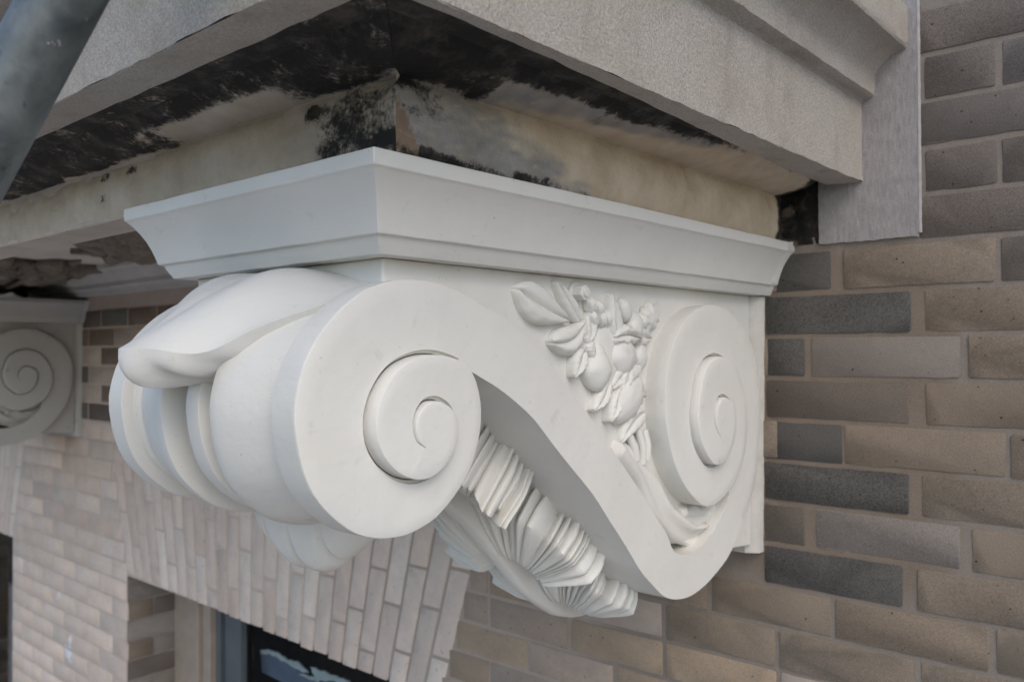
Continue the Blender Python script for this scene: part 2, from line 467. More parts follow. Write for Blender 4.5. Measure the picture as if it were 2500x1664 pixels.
# black hole of old dirty masonry under the cornice end
dm = MB(); dmc = []; rows = []
for j in range(24):
    z = .168+(.275-.168)*j/23
    rows.append([(-.61+(.118)*i/27, YW-.002+.005*fb(i*.05, j*.05, 3, 2.2, 3), z) for i in range(28)])
dm.grid(rows)
for v in dm.v:
    d = smooth(v[0], -.585, -.560)
    dmc.append((.17, .14, .11, .15+.62*d-.35*smooth(n3(v[0], 0, v[2], 26), .25, .5)))
obj('sooty_masonry', dm, GRIME, wall, cols=dmc, label='soot-black old masonry exposed beside the bracket top')

# ------------------------------------------------------------------ windows
WOOD = plain('buff_wood', (.33, .27, .215), .6, .12, 14); BLUEF = plain('blue_grey_paint', (.100, .116, .124), .4, .12, 10)
ROOM = plain('dark_room', (.20, .165, .135), .9); GLASS = glassy()
def window(w, label):
    t = thing('window', ((w[0]+w[1])/2, 1.5, SILL), label, 'window', 'windows under flat brick arches')
    def jambs(name, mat, a, b, y0, y1):
        for k in (0, 1):
            m = MB(); x0, x1 = (w[0]+a, w[0]+b) if k == 0 else (w[1]-b, w[1]-a)
            m.box((x0, y0, SILL), (x1, y1, HEAD+.02)); yield m
        m = MB(); m.box((w[0]+a, y0+.002, HEAD+.004-a*.4), (w[1]-a, y1-.002, HEAD+.05)); yield m
    def frame(name, mat, a, b, y0, y1, lab=None):
        A = MB()
        for m in jambs(name, mat, a, b, y0, y1): A.add(m.v, m.f)
        return obj(name, A, mat, t, flat=True, bevel=.003, label=lab)
    frame('brick_mould', WOOD, -.01, .163, 1.492, 1.56); frame('stop_bead', WOOD, .166, .215, 1.508, 1.57)
    frame('sash', BLUEF, .215, .240, 1.53, 1.575); frame('sash', BLUEF, .247, .347, 1.545, 1.575)
    m = MB(); m.add([(w[0]+.34, 1.568, SILL), (w[1]-.34, 1.568, SILL), (w[1]-.34, 1.568, HEAD+.02), (w[0]+.34, 1.568, HEAD+.02)], [[0, 1, 2, 3]]); obj('pane', m, GLASS, t, flat=True)
    m = MB(); m.box((w[0]-.05, 1.60, SILL-.02), (w[1]+.05, 2.6, HEAD+.04)); m.f = m.f[:2]+m.f[3:]     # open towards the pane
    obj('dark_room', m, ROOM, t, flat=True)
    return t
window(WINS[0], 'window with buff frame and blue-grey sash under the brick arch, below the white bracket')
window(WINS[1], 'dark window at the far left edge, mostly cut off by the frame')
def flatpiece(poly, y, th):
    n = len(poly); tri = tessellate_polygon([[Vector((x, 0, z)) for x, z in poly]])
    m = MB(); m.add([(x, y, z) for x, z in poly]+[(x, y+th, z) for x, z in poly],
                    [[i, (i+1) % n, n+(i+1) % n, n+i] for i in range(n)]+[list(q) for q in tri]+[[n+i for i in q] for q in tri]); return m
sh = thing('shapes_in_glass', (-2.42, 1.63, -1.1), 'stand-in for the blue-grey and pale ragged shapes showing in the window glass', 'glass_shape')  # added pieces behind the pane, standing for what shows in the glass
obj('glass_shape', flatpiece([(-2.588,-1.035),(-2.519,-1.022),(-2.457,-1.031),(-2.382,-1.044),(-2.314,-1.044),(-2.262,-1.056),(-2.333,-1.115),(-2.482,-1.105),(-2.582,-1.102)], 1.635, .004),
    plain('blue_grey_fill', (.30, .33, .44), .5, .12, 12), sh, flat=True)
PALE = plain('pale_ragged', (.92, .94, .92), .6, .08, 40)
for pl in ([(-2.574,-1.02),(-2.503,-1.007),(-2.441,-1.013),(-2.416,-1.018),(-2.352,-1.012),(-2.304,-1.028),(-2.3,-1.035),(-2.367,-1.035),(-2.452,-1.029),(-2.508,-1.022),(-2.572,-1.033)],
           [(-2.288,-1.009),(-2.248,-1.009),(-2.172,-1.009),(-2.093,-1.004),(-2.085,-1.013),(-2.18,-1.029),(-2.258,-1.044)],
           [(-2.347,-1.044),(-2.304,-1.042),(-2.244,-1.042),(-2.248,-1.05),(-2.348,-1.052)]):
    rf = random.Random(4); pl = [((a_[0]+(b_[0]-a_[0])*k/5)+rf.uniform(-.004, .004), (a_[1]+(b_[1]-a_[1])*k/5)+rf.uniform(-.0035, .0035)) for a_, b_ in zip(pl, pl[1:]+pl[:1]) for k in range(5)]
    obj('ragged_edge', flatpiece(pl, 1.625, .006), PALE, sh, flat=True)

# ------------------------------------------------------------------ stone cornice above (slab, old bed moulding, soffit)
cor = thing('stone_cornice', (-.44, .34, .255), 'weathered grey limestone cornice with soot-stained old moulding above the white bracket', 'cornice')
XS, YS, XL, XE = -.4408, .341, -5.2, YW+.002
prof = [(0, .2555), (0, .3757), (.004, .3792), (.014, .3806), (.0195, .3835), (.0202, .4131), (.0235, .4185), (.029, .4245), (.036, .4325), (.044, .4385), (.054, .4425), (.0648, .4441), (.067, .4478), (.0676, .505)]
def dense(pr, st):
    out = []
    for (a, b), (c, d) in zip(pr, pr[1:]):
        m = max(1, int(math.hypot(c-a, d-b)/st))
        out += [(a+(c-a)*k/m, b+(d-b)*k/m) for k in range(m)]
    return out+[pr[-1]]
pd = dense(prof, .009); slab = MB()
def rough(x, y, z, s=.0008): return s*fb(x, y, z, 45, 4)
rows = []
for o_, z in pd:
    row = []
    L = XE-(YS-o_); m = 110
    for k in range(m+1):
        y = YS-o_+L*k/m; x = XS+o_; ed = .0015*n3(x, y, z, 30) if z < .258 or abs(z-.3757) < .001 else 0
        row.append((x+rough(x, y, z)+ed, y, z+rough(z, x, y)+ed))
    rows.append(row)
slab.grid(rows)
rows = []
for o_, z in pd:
    row = []; x0 = XS+o_; m = 150
    for k in range(m+1):
        t = k/m; x = x0+(XL-x0)*t**1.6; y = YS-o_; ed = .002*n3(x, y, z, 22) if z < .258 else 0
        row.append((x, y+rough(x, y, z)-ed, z+rough(z, x, y)+ed) if k else (x0+rough(x0, y, z), y, z+rough(z, x0, y)))
    rows.append(row)
slab.grid(rows)
# underside margin, its inner lip
def inner(y): return -.4600-.0355*smooth(y, .42, 1.30)
rows_r = []; rows_f = []
for q in range(7):
    t = q/6
    rows_r.append([((inner(y)+(XS-inner(y))*t)+.0018*n3(y, t, 4, 25)*(t < .01), y, .2585-.003*t+rough(y, t, 7)) for y in [.388+(YS-.388)*t+(XE-.388-(YS-.388)*t)*k/80 for k in range(81)]])
    rows_f.append([(x, .388+(YS-.388)*t+.002*n3(x, 4, t, 22)*(t < .01), .2585-.003*t+rough(x, t, 9)) for x in [inner(.388)+(XS-inner(.388))*t+(XL-inner(.388))*(k/120)**1.5 for k in range(121)]])
slab.grid(rows_r); slab.grid(rows_f)
slab.grid([rows_r[0], [(x, y, .30) for x, y, z in rows_r[0]]]); slab.grid([rows_f[0], [(x, y, .30) for x, y, z in rows_f[0]]])
slab.add([(XS+.0676, YS-.0676, .505), (XS+.0676, XE, .505), (XL, XE, .505), (XL, YS-.0676, .505)], [[0, 1, 2, 3]])
obj('slab', slab, STONE, cor, angle=32)
# old bed moulding
XB, YB = -.5575, .486
bp = [(-.003, .1735), (.0005, .1815), (.0028, .1950), (.0036, .2100), (.0026, .2250), (.0000, .2370), (-.0022, .2418), (-.0020, .2432), (.004, .2440), (.0105, .2446), (.016, .2455), (.030, .248), (.047, .2535), (.060, .2600), (.066, .2645), (.0672, .2600), (.078, .2602), (.0965, .2612), (.0968, .290)]
bpd = dense(bp, .004); nb = len(bpd); hh_ = [0]
for (a_, b_), (c_, d_) in zip(bpd, bpd[1:]): hh_.append(hh_[-1]+math.hypot(c_-a_, d_-b_)/.142)
bed = MB(); bc = []
CRM = Vector((.56, .475, .355)); GRP = Vector((.25, .25, .245)); PAL = Vector((.52, .475, .415)); BRN = Vector((.225, .165, .12))
def chip(x, y, z, h):
    c_ = max(0, n3(x, y, z*.6, 24)-.22)*.016*smooth(h, .25, .4)*(1-smooth(h, .5, .6))
    return c_+.0022*fb(x, y, z, 13, 4)
def put(rows, side):
    for i, r in enumerate(rows):
        h = hh_[i]
        for k, p in enumerate(r):
            if k == 0: continue
            d_ = chip(p[0], p[1], p[2], h)
            r[k] = (p[0]-d_, p[1], p[2]) if side == 'r' else (p[0], p[1]+d_, p[2])
    o = len(bed.v); bed.grid(rows)
    for i, r in enumerate(rows):
        h = hh_[i]; hz = r[0][2]
        for p in r:
            if side == 'r':
                d = p[1]-YB; nz = n3(0, p[1], hz*2.2, 14)+1.1*fb(0, p[1]*.55, hz*1.8, 42, 5)
                edge = .135+.16*smooth(1-h, .62, 1.0)+.05*nz-.02*smooth(h, .3, .5)
                if h > .5: edge = .17+.33*smooth(h, .55, .95)+.05*nz
                gk = (1-smooth(d, edge-.06, edge+.05))*(.85+.3*n3(0, p[1], hz*4, 60))
                c = CRM.lerp(GRP, gk)
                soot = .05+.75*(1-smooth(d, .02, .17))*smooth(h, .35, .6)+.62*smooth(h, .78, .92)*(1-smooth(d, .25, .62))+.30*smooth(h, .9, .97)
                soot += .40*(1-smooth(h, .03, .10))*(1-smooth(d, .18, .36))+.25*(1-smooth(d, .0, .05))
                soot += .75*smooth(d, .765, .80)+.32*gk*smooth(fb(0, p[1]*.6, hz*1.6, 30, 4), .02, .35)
                if d < .030*(1-h/.36)+.004*nz and h < .36: c = BRN; soot -= .4
            else:
                d = XB-p[0]; nz = n3(p[0], 5, hz*2.2, 11)+.9*fb(p[0]*.55, 5, hz*1.8, 40, 5)
                c = PAL.lerp(CRM, .5+.5*n3(p[0], 1, hz, 5)).lerp(GRP, .35*(1-smooth(d, .1, .25)))
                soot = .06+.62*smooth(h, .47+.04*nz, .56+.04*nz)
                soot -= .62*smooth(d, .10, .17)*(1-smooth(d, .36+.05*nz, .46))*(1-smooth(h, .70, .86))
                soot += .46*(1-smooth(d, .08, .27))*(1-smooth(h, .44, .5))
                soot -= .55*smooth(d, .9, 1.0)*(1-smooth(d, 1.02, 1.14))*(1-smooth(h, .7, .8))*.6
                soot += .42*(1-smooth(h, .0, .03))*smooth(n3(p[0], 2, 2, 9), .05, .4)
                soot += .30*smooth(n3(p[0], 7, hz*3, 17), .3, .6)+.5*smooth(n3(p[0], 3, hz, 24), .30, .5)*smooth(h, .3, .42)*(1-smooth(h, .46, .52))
            bc.append((c[0], c[1], c[2], soot))
mr = 230
put([[(XB+o_+.0016*fb(0, YB-o_+(1.283-YB+o_)*k/mr, z, 9, 4), YB-o_+(1.283-YB+o_)*k/mr, z) for k in range(mr+1)] for o_, z in bpd], 'r')
put([[(XB+o_+(XL-XB-o_)*(k/300)**1.7, YB-o_-(.0020*fb(XB+o_+(XL-XB-o_)*(k/300)**1.7, 0, z, 9, 4) if k else 0), z) for k in range(301)] for o_, z in bpd], 'f')
o_ = len(bed.v); bed.grid([[(XB+a+.0005, 1.283, z) for a, z in bpd], [(XB-.06, 1.295, z) for a, z in bpd]])
bc += [(.16, .13, .1, .55)]*(len(bed.v)-o_)
obj('bed_moulding', bed, GRIME, cor, cols=bc, angle=30, label='old cream and grey paint with black soot in the hollow')
# soffit between the brackets
sf = MB(); sf.box((XL, YB+.0005, .1738), (-1.0, .556, .296)); sf.box((XL, .5565, .295), (-1.0, XE, .33))
obj('soffit', sf, SOFF, cor, flat=True, bevel=.004)
wm = MB(); wp = [(1.205, .296), (1.207, .279), (1.222, .273), (1.232, .258), (1.246, .247), (1.262, .242), (1.264, .228), (1.283, .222), (1.290, .2075), (1.33, .2075), (1.33, .296)]
wm.prism(wp, XL, -.97); obj('wall_moulding', wm, plain('pale_paint', (.45, .43, .40), .8, .12, 9), cor, angle=25)
def foliage(poly, seed, label):
    rnd = random.Random(seed); m = MB(); cs = []
    n = len(poly); cx = sum(p[0] for p in poly)/n; cy = sum(p[1] for p in poly)/n
    for k in range(70):
        i = rnd.randrange(n); a = rnd.random(); b = rnd.random()**.6
        e = Vector(poly[i]).lerp(Vector(poly[(i+1) % n]), a)
        p = Vector((cx, cy)).lerp(e, b*.95)
        l = rnd.uniform(.05, .12); rot = Matrix.Rotation(rnd.uniform(0, 6.28), 3, 'Z') @ Matrix.Rotation(rnd.uniform(-.7, .7), 3, 'X')
        o = len(m.v)
        m.ball((p[0], p[1], rnd.uniform(.262, .292)), (l, l*rnd.uniform(.3, .6), rnd.uniform(.014, .034)), rot, 12, 8, lambda d, s=rnd.random()*9: 1+.22*math.sin(d.x*7+s)+.15*n3(d.x, d.y, d.z+s, 2.5))
        cs += [(.20, .175, .14, rnd.uniform(.0, .42))]*(len(m.v)-o)
    obj('carved_foliage', m, GRIME, cor, cols=cs, angle=60, label=label)
foliage([(-1.95, .80), (-1.72, .80), (-1.80, .86), (-2.06, 1.0), (-2.38, 1.16), (-2.46, 1.10)], 3, 'dark dirty carved leaves close beside the white bracket top')
foliage([(-2.72, .88), (-2.75, 1.16), (-3.3, 1.21), (-3.9, 1.21), (-3.9, 1.0), (-3.2, .86)], 5, 'dark dirty carved leaves at the left end of the soffit')

# ------------------------------------------------------------------ console bracket
XF, XP, XPL, XFL, XC = -.592, -.617, -.962, -.934, -.763
FRONT = [(.6393,.0454),(.6127,.0551),(.5996,.0599),(.5718,.0660),(.5431,.0678),(.5136,.0657),(.4835,.0573),(.4672,.0484),(.4513,.0374),(.4359,.0229),(.4247,.0096),(.4138,-.0080),(.4066,-.0282),(.4031,-.0476),(.4039,-.0656),(.4074,-.0854),(.4127,-.1026),(.4208,-.1187),(.4338,-.1343),(.4489,-.1475),(.4626,-.1568),(.4788,-.1634),(.4976,-.1674),(.5216,-.1681),(.5421,-.1638),(.5587,-.1576),(.5758,-.1460),(.5909,-.1328),(.6012,-.1204),(.6092,-.1066),(.6159,-.0870),(.6186,-.0688),(.6174,-.0502),(.6122,-.0334),(.6044,-.0204),(.5941,-.0111),(.5740,-.0055),(.5546,-.0030),(.5335,-.0051),(.5133,-.0117),(.5002,-.0206),(.4896,-.0327),(.4822,-.0454),(.4785,-.0598),(.4790,-.0745),(.4831,-.0862),(.4915,-.0984),(.5042,-.1088),(.5174,-.1148),(.5308,-.1174),(.5447,-.1159),(.5589,-.1087),(.5686,-.0991),(.5748,-.0891),(.5773,-.0786),(.5767,-.0679),(.5725,-.0587),(.5664,-.0522),(.5568,-.0477),(.5496,-.0465),(.5403,-.0474),(.5334,-.0514),(.5270,-.0578),(.5238,-.0661),(.5242,-.0746),(.5275,-.0825),(.5355,-.0875)]
BACK0 = [(1.0512,-.3425),(1.0871,-.3385),(1.1183,-.3300),(1.1643,-.3114),(1.1954,-.2886)]
BACK = [(1.2206,-.2639),(1.2428,-.2379),(1.2619,-.2075),(1.2724,-.1721),(1.2785,-.1326),(1.2825,-.0994),(1.2810,-.0659),(1.2690,-.0254),(1.2400,.0177),(1.2150,.0352),(1.1907,.0491),(1.1669,.0595),(1.1438,.0643),(1.1180,.0661),(1.0961,.0641),(1.0747,.0594),(1.0538,.0508),(1.0334,.0391),(1.0050,.0129),(.9883,-.0181),(.9810,-.0431),(.9798,-.0598),(.9799,-.0933),(.9896,-.1275),(1.0055,-.1601),(1.0303,-.1886),(1.0589,-.2097),(1.0827,-.2204),(1.1137,-.2202),(1.1527,-.2069),(1.1799,-.1883),(1.1975,-.1648),(1.2071,-.1368),(1.2090,-.1113),(1.2059,-.0854),(1.1958,-.0594),(1.1823,-.0383),(1.1656,-.0222),(1.1426,-.0126),(1.1201,-.0087),(1.1011,-.0115),(1.0826,-.0200),(1.0643,-.0369),(1.0521,-.0658),(1.0460,-.0917),(1.0514,-.1212),(1.0658,-.1430),(1.0836,-.1581),(1.0958,-.1623),(1.1177,-.1606),(1.1339,-.1508),(1.1472,-.1351),(1.1541,-.1170),(1.1557,-.0984),(1.1513,-.0826),(1.1384,-.0727),(1.1192,-.0678),(1.1046,-.0742),(1.0957,-.0857),(1.0936,-.1006),(1.0978,-.1129),(1.1088,-.1234)]
UPPER = [(.6760,.0305),(.7111,.0081),(.7440,-.0156),(.7698,-.0376),(.8058,-.0678),(.8342,-.0934),(.8689,-.1249),(.9000,-.1544),(.9381,-.1906),(.9665,-.2207),(.9901,-.2431)]
HOOK = [(1.0014,-.2600),(1.0096,-.2716),(1.0290,-.2797),(1.0520,-.2831),(1.0757,-.2816),(1.1129,-.2690),(1.1387,-.2530),(1.1520,-.2411),(1.1690,-.2220)]
LOWER = [(.5944,-.0112),(.6283,-.0259),(.6569,-.0389),(.6831,-.0537),(.7105,-.0717),(.7267,-.0857),(.7518,-.1087),(.7868,-.1391),(.8238,-.1711),(.8579,-.2072),(.8937,-.2450),(.9258,-.2808),(.9538,-.3047),(.9830,-.3264),(1.0134,-.3379)]
FC = (.549, -.068); BC = (1.12, -.0975)
def polar(pts, c):
    T = []; last = None
    sp = spline(pts, 700)
    for p in sp:
        a = math.atan2(p[1]-c[1], p[0]-c[0]); r = math.hypot(p[1]-c[1], p[0]-c[0])
        if last is not None:
            while a < last-math.pi: a += 2*math.pi
            while a > last+math.pi: a -= 2*math.pi
            if a <= last: continue
        last = a; T.append((a, r))
    # light smoothing of the traced radius
    for _ in range(3):
        T = [T[0]]+[(T[i][0], (T[i-1][1]+2*T[i][1]+T[i+1][1])/4) for i in range(1, len(T)-1)]+[T[-1]]
    return T
TF = polar(FRONT, FC); TB = polar(BACK, BC)
class Lk:
    def __init__(s, T): s.T = T; s.i = 0; s.a0 = T[0][0]; s.a1 = T[-1][0]; s.tab = [interp(T, s.a0+(s.a1-s.a0)*k/3000) for k in range(3001)]
    def __call__(s, a):
        t = (a-s.a0)/(s.a1-s.a0)*3000
        if t > 3000: return None
        k = int(max(0, t)); k = min(2999, k); return s.tab[k]+(s.tab[k+1]-s.tab[k])*(t-k)
RF, RB = Lk(TF), Lk(TB)
TAU = 2*math.pi
def scroll(Rf, c, base, a_turn, wall0, steps=150):
    """spiral ribbon climbing towards its eye; base: x of its outermost turn; wall0: x the outer wall of turn one goes back to"""
    m = MB(); tot = Rf.a1-Rf.a0; rows = []
    hmax = a_turn*(tot-TAU)/TAU
    H = lambda th: min(a_turn*th/TAU, hmax)
    N = int(steps*tot/TAU)
    for i in range(N+1):
        th = tot*i/N; a_ = Rf.a0+th; ro = Rf(a_); ri = Rf(a_+TAU) if th+TAU <= tot else None
        fade = 1
        if ri is None: ri = .0005
        h = H(th); wb = H(th-TAU) if th >= TAU else wall0-base
        step = h-wb; bv = min(.0013, max(0, step)*.35)
        cs, sn = math.cos(a_), math.sin(a_)
        gk = .0055*min(1, max(0, step)/.004) if th >= TAU else 0
        pr = [(ro+.0008 if th >= TAU else ro, wb-gk)]                   # foot of the wall, in the quirk
        if th >= TAU: pr.append((ro+.0002, wb+min(.0012, step*.2)))
        else: pr.append((ro, wb+(h-wb)*.5))
        pr += [(ro, h-bv), (ro-bv*.35, h-bv*.3), (ro-bv*1.1, h)]
        rin = ri+.0012
        if rin > ro-.004: rin = max(.0004, ro-.004)
        sn_ = H(th+TAU)-h if th+TAU <= tot else 0; g2 = .0055*min(1, max(0, sn_)/.004); rin += .0040*g2/.0055
        for q in (.25, .5, .75, 1): pr.append((ro-bv*1.1+(rin-ro+bv*1.1)*q, h))
        pr += [(rin-.0008*g2/.0055, h-g2*.7), (rin-.0035*g2/.0055, h-g2)]
        rows.append([(base+hh, c[0]+r_*cs, c[1]+r_*sn) for r_, hh in pr])
    m.grid(rows)
    hx = base+hmax+.0004; m.add([(hx, c[0]+.0035*math.cos(k), c[1]+.0035*math.sin(k)) for k in [TAU*i/20 for i in range(20)]], [list(range(20))])
    return m
def lowz(y): return interp([(.54, .012)]+LOWER+[(1.0518,-.3464),(1.0853,-.3456)], y)

def build_bracket(mat, label, group):
    t = thing('console_bracket', ((XP+XPL)/2, YW, .1737), label, 'bracket', group)
    def ob(n, m, par=t, **k): return obj(n, m, mat, par, **k)
    # moulded cap
    cp = [(.0, .1737), (.062, .1737), (.0618, .1592), (.0602, .1583), (.0575, .1555), (.0530, .1500), (.0478, .1425), (.0430, .1340), (.0388, .1240), (.0355, .1140), (.0334, .1062), (.0285, .1050), (.0280, .1038), (.0268, .1008), (.0245, .0965), (.0215, .0920), (.0202, .0895), (.0, .0895)]
    yf = .521; m = MB(); k = 60
    rows = []
    for o, z in cp:
        ye = YW-.012
        r = [(XP+o, ye+(yf-o-ye)*i/k, z) for i in range(k+1)]
        r += [(XP+o+(XPL-o-XP-o)*i/30, yf-o, z) for i in range(1, 31)]
        r += [(XPL-o, yf-o+(ye-yf+o)*i/10, z) for i in range(1, 11)]
        rows.append(r)
    for r in rows:
        for i, p in enumerate(r):
            r[i] = (p[0]+.0005*n3(p[0], p[1], p[2], 25), p[1]+.0005*n3(p[1], p[2], p[0], 25), p[2]+.0005*n3(p[2], p[0], p[1], 20))
    m.grid(rows); m.add([rows[0][0], rows[0][k], rows[0][k+30], rows[0][-1]], [[0, 1, 2, 3]])
    for e in (0, -1): m.add([r[e] for r in rows], [list(range(len(rows)))])
    ob('cap_moulding', m, angle=24, bevel=.0009)
    # body
    m = MB(); m.prism([(yf, .0896), (1.2985, .0896), (1.2985, -.318), (1.17, -.305), (1.05, -.27), (.99, -.255), (.75, -.035), (.62, .03), (.54, .01), (yf, .02)], XPL, XP)
    ob('side_panel', m, flat=True, bevel=.002)
    # S-shaped body
    up = spline([FRONT[0]]+UPPER+HOOK+[(1.1799, -.1883)], 70)
    dn = spline(LOWER+BACK0+[(1.2206, -.2639)], 80)
    poly = [tuple(p) for p in up]+[tuple(p) for p in reversed(dn)]
    m = MB(); m.prism(poly, XFL, XF); ob('scroll_body', m, angle=30, bevel=.0012)
    # spiral faces
    ob('spiral', scroll(RF, FC, XF, .0125, XF-.004), angle=34, label='front spiral of the side scroll')
    ob('spiral', scroll(RB, BC, XF, .0118, XP-.001), angle=34, label='rear spiral of the side scroll')
    # fluted front roll
    pf = [(0, -.0040), (.008, -.0040), (.0112, -.0044), (.0122, -.0065), (.0130, -.020), (.0145, -.044), (.019, -.0475), (.037, -.0475), (.0420, -.044), (.0436, -.020), (.0442, -.006), (.0450, .0012), (.0466, .0034), (.0500, .0042), (.058, .0036), (.070, .0012), (.085, -.0028), (.100, -.0072), (.114, -.0118), (.125, -.0155), (.1315, -.0172), (.1335, -.0160), (.1350, -.0135), (.1388, -.0130), (.1398, -.0120), (.1405, -.0012), (.1415, 0), (.155, .0003), (.1702, 0), (.171, -.0008)]
    pr = [(XC+x, d) for x, d in reversed(pf)]+[(XC-x, d) for x, d in pf[1:]]
    rows = []
    for i in range(131):
        a_ = RF.a0+TAU*i/130; r_ = RF(a_); cs, sn = math.cos(a_), math.sin(a_)
        rows.append([(x, FC[0]+(r_+d)*cs, FC[1]+(r_+d)*sn) for x, d in pr])
    m = MB(); m.grid(rows); ob('fluted_roll', m, angle=40)
    m = MB(); ring = [(XFL-.0005, FC[0]+RF(RF.a0+TAU*i/60)*math.cos(RF.a0+TAU*i/60), FC[1]+RF(RF.a0+TAU*i/60)*math.sin(RF.a0+TAU*i/60)) for i in range(60)]
    m.add(ring, [list(range(60))]); ob('end_face', m, flat=True)
    # big leaf lapping over the roll
    top = spline([(.530, .084), (.495, .0825), (.455, .073), (.415, .053), (.378, .029), (.352, .0125), (.338, .004)], 22)
    lip = spline([(.338, .004), (.3385, -.005), (.3420, -.0135), (.351, -.0200), (.368, -.0245), (.395, -.027), (.420, -.029)], 14)
    lip2 = spline([(.338, .004), (.346, -.001), (.358, -.008), (.373, -.0145), (.391, -.020), (.412, -.0245)], 14)
    cpath = top+lip[1:]; cpath2 = top+lip2[1:]
    edge = spline([(.545, .0640), (.538, .0640), (.530, .0636), (.522, .0628), (.513, .0610), (.506, .0585)], 22)
    edge += [Vector((.506+.004*k/13, .0585-.012*k/13)) for k in range(1, 14)]
    rows = []; NV = 64
    for j in range(NV+1):
        v = -1+2*j/NV; av = abs(v); wv = 1-av**1.4; wz = 1-av**2.0
        row = []
        for i, (pc, pc2, pe) in enumerate(zip(cpath, cpath2, edge)):
            pq = pc.lerp(pc2, smooth(av, .14, .5)); s = i/21
            p = Vector((pe[0]+(pq[0]-pe[0])*wv, pe[1]+(pq[1]-pe[1])*wz-.0135*math.exp(-((av-.42)/.17)**2)*smooth(min(1, s), .55, 1)*(1-smooth(s, 1, 1.62))))
            hump = .0115*math.exp(-((av-.36)/.20)**2)-.004*math.exp(-(av/.06)**2)
            if i <= 21: k = math.sin(math.pi*min(1, s*1.0))**1.3; nx, nz = -.5, .87; hh = hump*k
            else:
                q = (i-21)/13; hh = .0050*math.sin(v*27)*math.sin(math.pi*min(1, q*1.1))*max(0, 1-(av/.7)**2); nx, nz = -.6, -.8
                if av < .16: hh += .006*math.sin(math.pi*q)*(1-(av/.16)**2)
            row.append((XC+v*.141*(1-.10*s*(1-av) if i <= 21 else .9+.1*av), p[0]+nx*hh, p[1]+nz*hh))
        rows.append(row)
    m = MB(); m.grid(rows); ob('cover_leaf', m, angle=36)
    # curled leaf tip hanging under the roll
    rows = []; NV = 48; NU = 26
    for j in range(NV+1):
        v = -1+2*j/NV; row = []
        for i in range(NU+1):
            u = i/NU; an = math.pi*(.02+1.18*u)
            wv = max(0, 1-abs(v)**2.6)**.5 if v < 0 else max(0, 1-v**1.7)**.75
            rib = -.0110*math.exp(-((v+.10)/.032)**2)-.0075*math.exp(-((v-.36)/.026)**2)-.0070*math.exp(-((v+.58)/.026)**2)-.0006*math.cos((v+.10)*12)
            dep = .083*(.35+.65*wv)+rib*2.4
            yy = .556-.046*math.cos(an)*(.55+.45*wv)+.020*(v+1)/2; zz = -.158-dep*math.sin(an)*(.5+.5*wv)
            row.append((XC-.010+v*.082, yy+.012*max(0, v), zz+.012*max(0, v-.5)))
        rows.append(row)
    m = MB(); m.grid(rows)
    for e in (0, -1): m.add(rows[e], [list(range(NU+1))])
    ob('leaf_tip', m, angle=50)
    # acanthus under the S
    def lowp(y):
        d = .006; z0 = lowz(y-d); z1 = lowz(y+d); tx = Vector((2*d, z1-z0)).normalized()
        return Vector((y, lowz(y))), Vector((tx[1], -tx[0]))
    thk = [(.60, .085), (.70, .080), (.76, .072), (.84, .062), (.93, .054), (1.03, .040), (1.08, .024)]
    arc = [(0., .50)]; yy_ = .50
    while yy_ < 1.10:
        p_, _n = lowp(yy_); q_, _n = lowp(yy_+.004); arc.append((arc[-1][0]+(q_-p_).length, yy_+.004)); yy_ += .004
    s_of = lambda y: interp([(b_, a_) for a_, b_ in arc], y)
    for sg in (1, -1):
        for li, (yr, Ra, Rt, ph0, ph1, He, h0, seed) in enumerate(((.800, .185, .090, -4, 88, .080, .052, 2.3), (.915, .160, .112, 0, 94, .046, .060, 5.1), (1.005, .115, .112, 2, 92, .030, .046, 8.7))):
            NPH = 170; NR = 18; NW = 8; rows = []; s0 = s_of(yr)
            nf = 13
            for i in range(NPH+1):
                f = i/NPH; ph = R(ph0+(ph1-ph0)*f); g_ = f*nf+.75*math.sin(f*11+seed)+.3*math.sin(f*29+seed*2); kf = math.floor(g_); w_ = abs(math.sin(math.pi*(g_-kf)))
                rnd_ = n3(kf*1.37+seed, sg*2.1, li, 1.9)
                lobe3 = .80+.20*abs(math.sin(math.pi*(f*3+.12*seed)))**.45
                Rm = 1/math.sqrt((math.cos(ph)/Ra)**2+(math.sin(ph)/Rt)**2)*lobe3*(.90+.10*w_**.5+.07*rnd_)
                row = []
                for j in range(NR+NW+1):
                    q = min(1, j/NR)
                    hh = h0*(.55+.45*min(1, q*3))+(He*(1+.45*rnd_)*(.72+.28*abs(math.sin(math.pi*(f*3+.12*seed)))**.5)-h0)*q**1.5+.004*math.sin(math.pi*q)
                    hh += (w_**.7-.6)*.0062*q**.8+.0016*n3(f*30, q*4, seed, 1.)
                    rho = .010+(Rm-.010)*q
                    if j == NR: rho += .0012; hh -= .0015
                    if j > NR:
                        k = (j-NR)/NW; hh = hh*(1-k)-.006*k
                        rho += .0060*math.sin(math.pi*k)+.0045*k*n3(f*26, k*2, seed, 1.)+.006*k*n3(f*7, 1, seed, 1.)-.005*k*(1-w_)
                    sy = s0-rho*math.cos(ph); tt = .013+rho*math.sin(ph)
                    p, nn = lowp(interp(arc, sy)); row.append((XC+sg*tt, p[0]+nn[0]*hh, p[1]+nn[1]*hh))
                rows.append(row)
            m = MB(); m.grid(rows); ob('acanthus_leaf', m, angle=48)
    m = MB(); rows = []
    for i in range(60):
        y = .61+.46*i/59; p, nn = lowp(y); T = interp(thk, y); row = []
        for j in range(11):
            a_ = -1+2*j/10; h = (T*.55+.024+.010*(1-a_*a_)**.5) if abs(j-5) < 5 else -.004
            row.append((XC+max(-.9, min(.9, a_*1.1))*.0165*(1.1-.35*i/59), p[0]+nn[0]*h, p[1]+nn[1]*h))
        rows.append(row)
